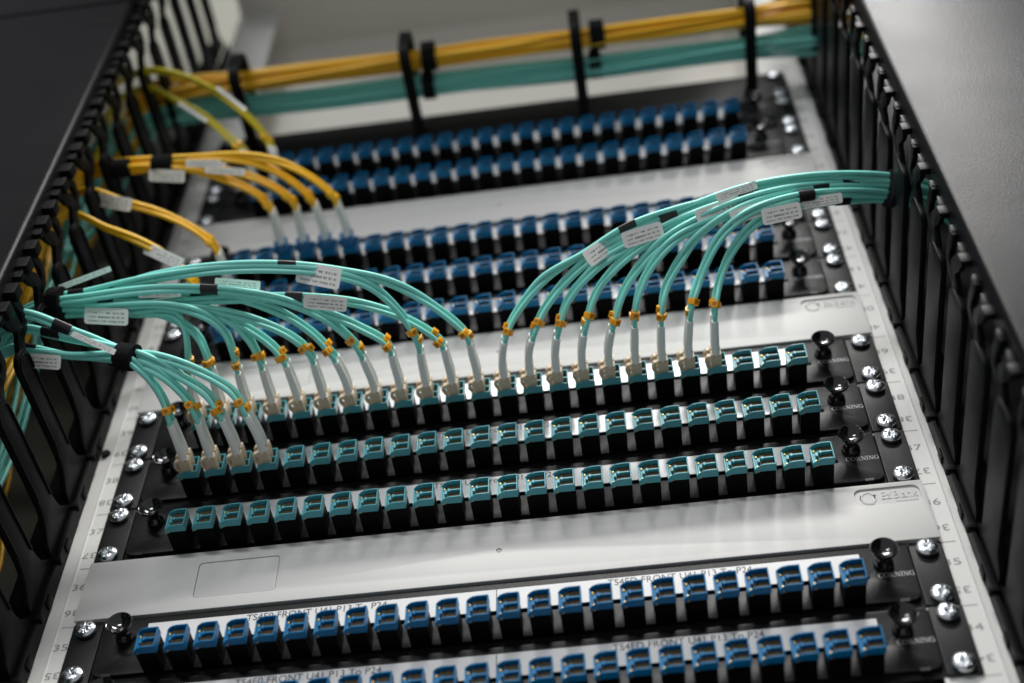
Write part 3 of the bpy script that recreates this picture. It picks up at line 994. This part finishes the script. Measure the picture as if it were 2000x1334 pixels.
def duplex(key, port, u, pts, cord, plug, label, group, tail, boot_len=29.5, tag=None, sleeve_side=0, rnd=None):
    rnd = rnd or random
    xa, za = PX(port), zu(u) + 11.2
    root = thing('patch_cable', label, 'patch cable', (xa, -14.5, za), group)
    base = Vector((xa, -14.5, za))
    w0 = Vector(pts[0])
    ctrl = [(xa, -27.5, za), (xa, -36, za)]
    mid = Vector((xa, -36, za)).lerp(w0, 0.5)
    mid.y = min(-40, mid.y)
    if w0.y < -50:
        ctrl.append(tuple(Vector((xa, -46, za)).lerp(Vector((w0.x, -46, w0.z)), 0.3)))
    ctrl += [tuple(p) for p in pts] + tail
    C_ = spline(ctrl, 2.6)
    L_ = arclen(C_)
    swing = perp(Vector((rnd.uniform(-0.3, 0.3), -0.8, rnd.uniform(-0.6, 0.6))), Vector((1, 0, 0)))
    strands = ([], [])
    dirs = []
    for i, p in enumerate(C_):
        t = (C_[min(i + 1, len(C_) - 1)] - C_[max(i - 1, 0)]).normalized()
        s = L_[i]
        k = max(0.0, min(1.0, (s - 30) / 30))
        g = max(0.0, min(1.0, (s - 40) / 70))
        d = perp(Vector((0, 0, 1)).lerp(swing, g), t)
        wig = 0.35 * math.sin(s * 0.035 + port)
        d = (d + t.cross(d) * wig * g).normalized()
        amp = 3.1 + (1.62 - 3.1) * k
        dirs.append(d)
        strands[0].append(p + d * amp)
        strands[1].append(p - d * amp)
    o = obj('plug_body', PLUG[plug], root)
    o.location = Vector((0, 14.5, 0)) * M
    off = Matrix.Translation(-root.location)
    i_end = max(i for i, s in enumerate(L_) if s <= boot_len)
    for q in (0, 1):
        S = strands[q]
        bp, br = [], []
        for i in range(0, i_end + 1):
            seg_n = 3
            a, b_ = S[i], S[min(i + 1, len(S) - 1)]
            for k in range(seg_n if i < i_end else 1):
                f = (L_[i] + (L_[min(i + 1, len(L_) - 1)] - L_[i]) * k / seg_n) / boot_len
                f = min(1.0, f)
                r = 2.62 - 0.55 * f
                if f > 0.52 and f < 0.97:
                    r += 0.10 * math.sin(f * boot_len * 2 * math.pi / 1.9)
                bp.append(a.lerp(b_, k / seg_n))
                br.append(r)
        obj('boot', MB().tube(bp, br, 14).mesh('boot', 'boot_white', smooth=50, xf=off), root)
        st = max(0, i_end - 1)
        obj('cord', MB().tube(S[st:], 1.55, 10).mesh('cord', cord, smooth=60, xf=off), root)
        j0 = nearest([Vector((s, 0, 0)) for s in L_], Vector((boot_len + 3.0 + (q * 4.5 if port % 2 else (1 - q) * 3.0) + rnd.uniform(0, 3.0), 0, 0)))
        t = (S[j0 + 1] - S[j0 - 1]).normalized()
        face = TOCAM(S[j0])
        face = (face + t.cross(face) * rnd.uniform(-0.9, 0.9)).normalized()
        clip_me = CLIP
        if cord == 'cord_yellow' or cord == 'cord_lemon':
            clip_me = CLIP_Y
        c = place('marker_clip', clip_me, root, frame(S[j0], t, -face))
        if clip_me is CLIP:
            l = obj('marker_letter', LETTER['AB'[q]], c)
            l.matrix_local = Matrix.Translation(Vector((-3.2, 0, 0)) * M) @ Matrix.Rotation(math.radians(-90), 4, 'Z')
    if tag:
        A, B, H = Vector(tag[0]), Vector(tag[1]), tag[2]
        ex = (B - A).normalized()
        c = (A + B) / 2
        c += TOCAM(c) * 5.5 + Vector((0, 0, 1.5))
        ny = -TOCAM(c)
        y = perp(ny, ex)
        z = ex.cross(y)
        mt = Matrix(((ex.x, y.x, z.x, c.x * M), (ex.y, y.y, z.y, c.y * M), (ex.z, y.z, z.z, c.z * M), (0, 0, 0, 1)))
        place('id_tag', tag_mesh((B - A).length, H), root, mt)
        if sleeve_side:
            q = A - ex * 6 if sleeve_side < 0 else B + ex * 6
            j = nearest(C_, q)
            j = max(3, min(len(C_) - 4, j))
            a, b_ = j - 2, j + 3
            obj('sleeve', band(C_[a:b_], dirs[a:b_], 3.6, 2.0, 18).mesh('sleeve', 'sleeve_black', smooth=40, xf=off), root)
    if key in SLEEVE_X:
        j = min(range(6, len(C_) - 6), key=lambda i: abs(C_[i].x - SLEEVE_X[key]))
        a, b_ = j - 2, j + 3
        obj('sleeve', band(C_[a:b_], dirs[a:b_], 3.6, 2.0, 18).mesh('sleeve', 'sleeve_black', smooth=40, xf=off), root)
    return C_, root

def clip_yellow():
    mb = MB()
    mb.lathe([(1.4, -2.2), (2.3, -2.0), (2.5, 0), (2.3, 2.0), (1.4, 2.2)], 14)
    mb.box(-3.1, -1.6, -1.7, 1.7, -1.6, 1.6)
    return mb.mesh('marker_clip', 'cord_yellow', smooth=40)
CLIP_Y = clip_yellow()

ORD = ['first', 'second', 'third', 'fourth', 'fifth', 'sixth', 'seventh', 'eighth', 'ninth', 'tenth', 'eleventh', 'twelfth']
rr = random.Random(11)
PATHS = {}
for g, (u, items) in ROUTES.items():
    for k, (port, pts) in enumerate(items):
        P = [Vector(p) for p in pts]
        s = 1 if g == 'R' else -1
        # spread the cables where they are bunched so that they lie beside each other
        if g == 'L':
            jy, jz = 5.0 * math.cos(k * 2.4), 5.0 * math.sin(k * 2.4)
        elif g == 'R':
            jy, jz = 4.0 * math.cos(k * 2.4), 2.0 * math.sin(k * 2.4)
        elif g == 'V':
            jy, jz = ((-2.3, -2.0), (2.4, -1.2), (-1.6, 2.2), (2.4, 2.6))[k]
        elif g == 'Y':
            jy, jz = ((-1.6, -2.4), (2.2, -1.4), (-2.2, 1.4), (1.6, 2.6))[k]
        else:
            jy = jz = 0
        n = len(P)
        for i in range(n):
            f = min(1.0, max(0.0, (i - 1) / max(1, n - 3)))
            if g == 'V':
                f = {0: 0, 1: 0.2, 2: 0.5, 3: 0.8}.get(i, 1.0)
            P[i] += Vector((0, jy * f, jz * f))
        e = P[-1]
        tail = [(s * 292, e.y + 4, e.z - 10 - rr.uniform(0, 10)), (s * (306 + rr.uniform(-6, 8)), e.y + 22, e.z - 48), (s * (310 + rr.uniform(-10, 14)), e.y + 34 + rr.uniform(-8, 8), e.z - 130), (s * (308 + rr.uniform(-10, 14)), e.y + 36, e.z - 300)]
        if g == 'L':
            cord, plug, lab, grp = 'cord_aqua', 'aqua', f'aqua duplex patch cable arching left, its plug {ORD[k]} from the left in the filled row', 'aqua cables of the left arch'
        elif g == 'R':
            cord, plug, lab, grp = 'cord_aqua', 'aqua', f'aqua duplex patch cable arching right, its plug {ORD[k]} from the left of the right arch', 'aqua cables of the right arch'
        elif g == 'V':
            cord, plug, lab, grp = 'cord_aqua', 'aqua', f'aqua duplex patch cable through the near black fuzzy tie, {ORD[k]} plug from the left', 'aqua cables through the black tie'
        elif g == 'Y':
            cord, plug, lab, grp = 'cord_yellow', 'yellow', f'yellow duplex patch cable, {ORD[k]} from the left of the four fanning out together', 'yellow cables fanning out together'
        elif g == 'Y43':
            cord, plug, lab, grp = 'cord_yellow', 'yellow', 'single yellow duplex cable with a white tag near the left fingers, below the four', None
        elif g == 'Y42':
            cord, plug, lab, grp = 'cord_yellow', 'yellow', 'lowest single yellow duplex cable, its white tag touching the aqua arch', None
        else:
            cord, plug, lab, grp = 'cord_lemon', 'yellow', ('upper of the two lemon yellow cables near the top left corner' if k == 0 else 'lower of the two lemon yellow cables near the top left corner'), None
        tk = g + str(k)
        PATHS[tk] = duplex(tk, port, u, [tuple(p) for p in P], cord, plug, lab, grp, tail, tag=TAGS.get(tk), sleeve_side=SLEEVE.get(tk, 0), rnd=rr)[0]

# ------------------------------------------------------------------ fuzzy ties
def tie(label, c, axis, ra, rb, width, d):
    o = thing('cable_tie', label, 'cable tie', c, 'fuzzy black cable ties')
    c, axis, d = Vector(c), Vector(axis).normalized(), Vector(d)
    n = 10
    path, R = [], []
    for k in range(n + 1):
        path.append(axis * width * (k / n - 0.5))
    mb = band(path, [d] * (n + 1), ra, rb, 40)
    rn = random.Random(3)
    for v in mb.bm.verts:
        v.co += Vector((rn.uniform(-1, 1), rn.uniform(-1, 1), rn.uniform(-1, 1))) * 0.22
    obj('wrap', mb.mesh('wrap', 'velcro_black', smooth=50), o)
    mb = MB()
    q = perp(d, axis)
    e = axis.cross(q)
    # the overlapping loose end
    pts = [e * (rb + 0.2) + q * (-ra * 0.6), e * (rb + 1.0), e * (rb + 0.9) + q * (ra * 0.7)]
    vs, fs = [], []
    for p in pts:
        vs += [p - axis * width * 0.48, p + axis * width * 0.48, p + axis * width * 0.48 - e * 1.4, p - axis * width * 0.48 - e * 1.4]
    for k in range(2):
        a, b = 4 * k, 4 * k + 4
        for j in range(4):
            fs.append((a + j, a + (j + 1) % 4, b + (j + 1) % 4, b + j))
    fs += [(3, 2, 1, 0), (8, 9, 10, 11)]
    mb.raw([tuple(v) for v in vs], fs)
    obj('loose_end', mb.mesh('loose_end', 'velcro_black'), o)
    # short fibres standing off the loop side
    mb = MB()
    for k in range(700):
        a = rn.uniform(0, 2 * math.pi)
        w = rn.uniform(-0.5, 0.5) * width
        p = axis * w + q * (ra * math.cos(a)) + e * (rb * math.sin(a))
        nrm = (q * (math.cos(a) / ra) + e * (math.sin(a) / rb)).normalized()
        tdir = Vector((rn.uniform(-1, 1), rn.uniform(-1, 1), rn.uniform(-1, 1)))
        tip = p + nrm * rn.uniform(0.2, 0.7) + tdir * 0.35
        sd = perp(tdir, nrm) * 0.07
        mb.raw([tuple(p - sd), tuple(p + sd), tuple(tip)], [(0, 1, 2)])
    f = obj('fuzz', mb.mesh('fuzz', 'velcro_black'), o)
    f['kind'] = 'stuff'

tie('fuzzy black tie gathering the four nearest aqua cables', (-206.6, -93.0, 75.6), (-1, -0.12, 0.28), 9.2, 7.4, 10.5, (0, 0.5, 1))
tie('fuzzy black tie round the left aqua arch at the left fingers', (-261.0, -96.5, 131.0), (-1, 0.05, 0.2), 11.5, 9.2, 8.5, (0, -1, 0.3))
tie('fuzzy black tie round the right aqua arch at the right fingers', (263.0, -79.0, 176.3), (1, 0.3, 0.1), 12.0, 9.5, 11, (0, -1, 0.3))
tie('fuzzy black tie on the four yellow cables at the left fingers', (-257.0, -94.0, 297.0), (-1, 0, 0.1), 7.6, 6.4, 13, (0, 0.3, 1))
tie('narrow fuzzy black tie on the four yellow cables, away from the fingers', (-226.0, -95.0, 293.5), (-1, 0, 0.1), 7.2, 6.2, 14, (0, 0.3, 1))

# ------------------------------------------------------------------ the two trunk bundles along the ring manager
def bundle(label, cat, cord, spine, n, ry, rz, seed):
    rn = random.Random(seed)
    root = thing('cable_bundle', label, cat, (0, -50, zu(47) + 20), 'trunk bundles at the top')
    off = Matrix.Translation(-root.location)
    for k in range(n):
        a = k * 2.399963
        r = math.sqrt((k + 0.5) / n)
        oy, oz = r * math.cos(a) * ry, r * math.sin(a) * rz
        ph = rn.uniform(0, 6.28)
        pts = []
        for i, (x, y, z, loose) in enumerate(spine):
            tw = 0.25 * i + rn.uniform(-0.2, 0.2)
            cy = oy * math.cos(tw) - oz * math.sin(tw) * ry / rz
            cz = oy * math.sin(tw) * rz / ry + oz * math.cos(tw)
            if loose >= 2:                  # the hanging ends wander
                pts.append((x + rn.uniform(-16, 16), y + rn.uniform(-16, 16), z))
            else:
                pts.append((x, y + cy * (1 + 0.3 * loose), z + cz * (1 + 0.5 * loose)))
        obj('cord', MB().tube(spline(pts, 9.0), 1.5, 8).mesh('cord', cord, smooth=60, xf=off), root)

zb = zu(47)
SP_A = [(330, -40, zb - 330, 2), (322, -40, zb - 120, 2), (306, -38, zb + 2, 2), (272, -36, zb + 20, 1), (210, -36, zb + 23, 0), (140, -36, zb + 25, 0), (73, -35, zb + 26, 0), (0, -35, zb + 29, 0), (-64, -35, zb + 30, 0), (-140, -35, zb + 31, 0), (-203, -36, zb + 33, 0), (-250, -38, zb + 36, 0.5), (-276, -42, zb + 26, 1.2), (-300, -46, zb - 10, 2), (-312, -44, zb - 90, 2), (-318, -36, zb - 220, 2), (-322, -30, zb - 350, 2), (-330, -20, zb - 470, 2), (-345, 0, zb - 640, 2)]
SP_Y = [(340, -60, zb - 330, 2), (326, -60, zb - 120, 2), (304, -60, zb + 10, 2), (272, -59, zb + 28, 1), (210, -59, zb + 30, 0), (140, -59, zb + 30, 0), (73, -59, zb + 30, 0), (0, -59, zb + 32, 0), (-64, -59, zb + 32, 0), (-140, -59, zb + 33, 0), (-203, -58, zb + 34, 0), (-250, -58, zb + 35, 0.5), (-276, -58, zb + 30, 1.2), (-300, -44, zb - 4, 2), (-330, -12, zb - 90, 2), (-356, 20, zb - 220, 2), (-350, 26, zb - 330, 2), (-330, 10, zb - 420, 2), (-330, 0, zb - 520, 2), (-345, 0, zb - 640, 2)]
bundle('aqua trunk bundle running behind the rings along the top', 'cable bundle', 'cord_aqua', SP_A, 18, 9.0, 9.6, 5)
bundle('yellow trunk bundle running through the rings along the top', 'cable bundle', 'cord_yellow', SP_Y, 15, 8.2, 8.6, 6)
for x, a, b in ((-48, 'second', 'yellow'), (90, 'third', 'yellow')):
    tie(f'blurred black tie on the top {b} bundle beside the {a} ring from the left', (x, -59, zb + 31.5), (1, 0, 0), 10.5, 10.5, 12, (0, 0, 1))
    tie(f'blurred black tie on the top aqua bundle beside the {a} ring from the left', (x - 4, -35, zb + 28), (1, 0, 0), 10.5, 10.5, 10, (0, 0, 1))
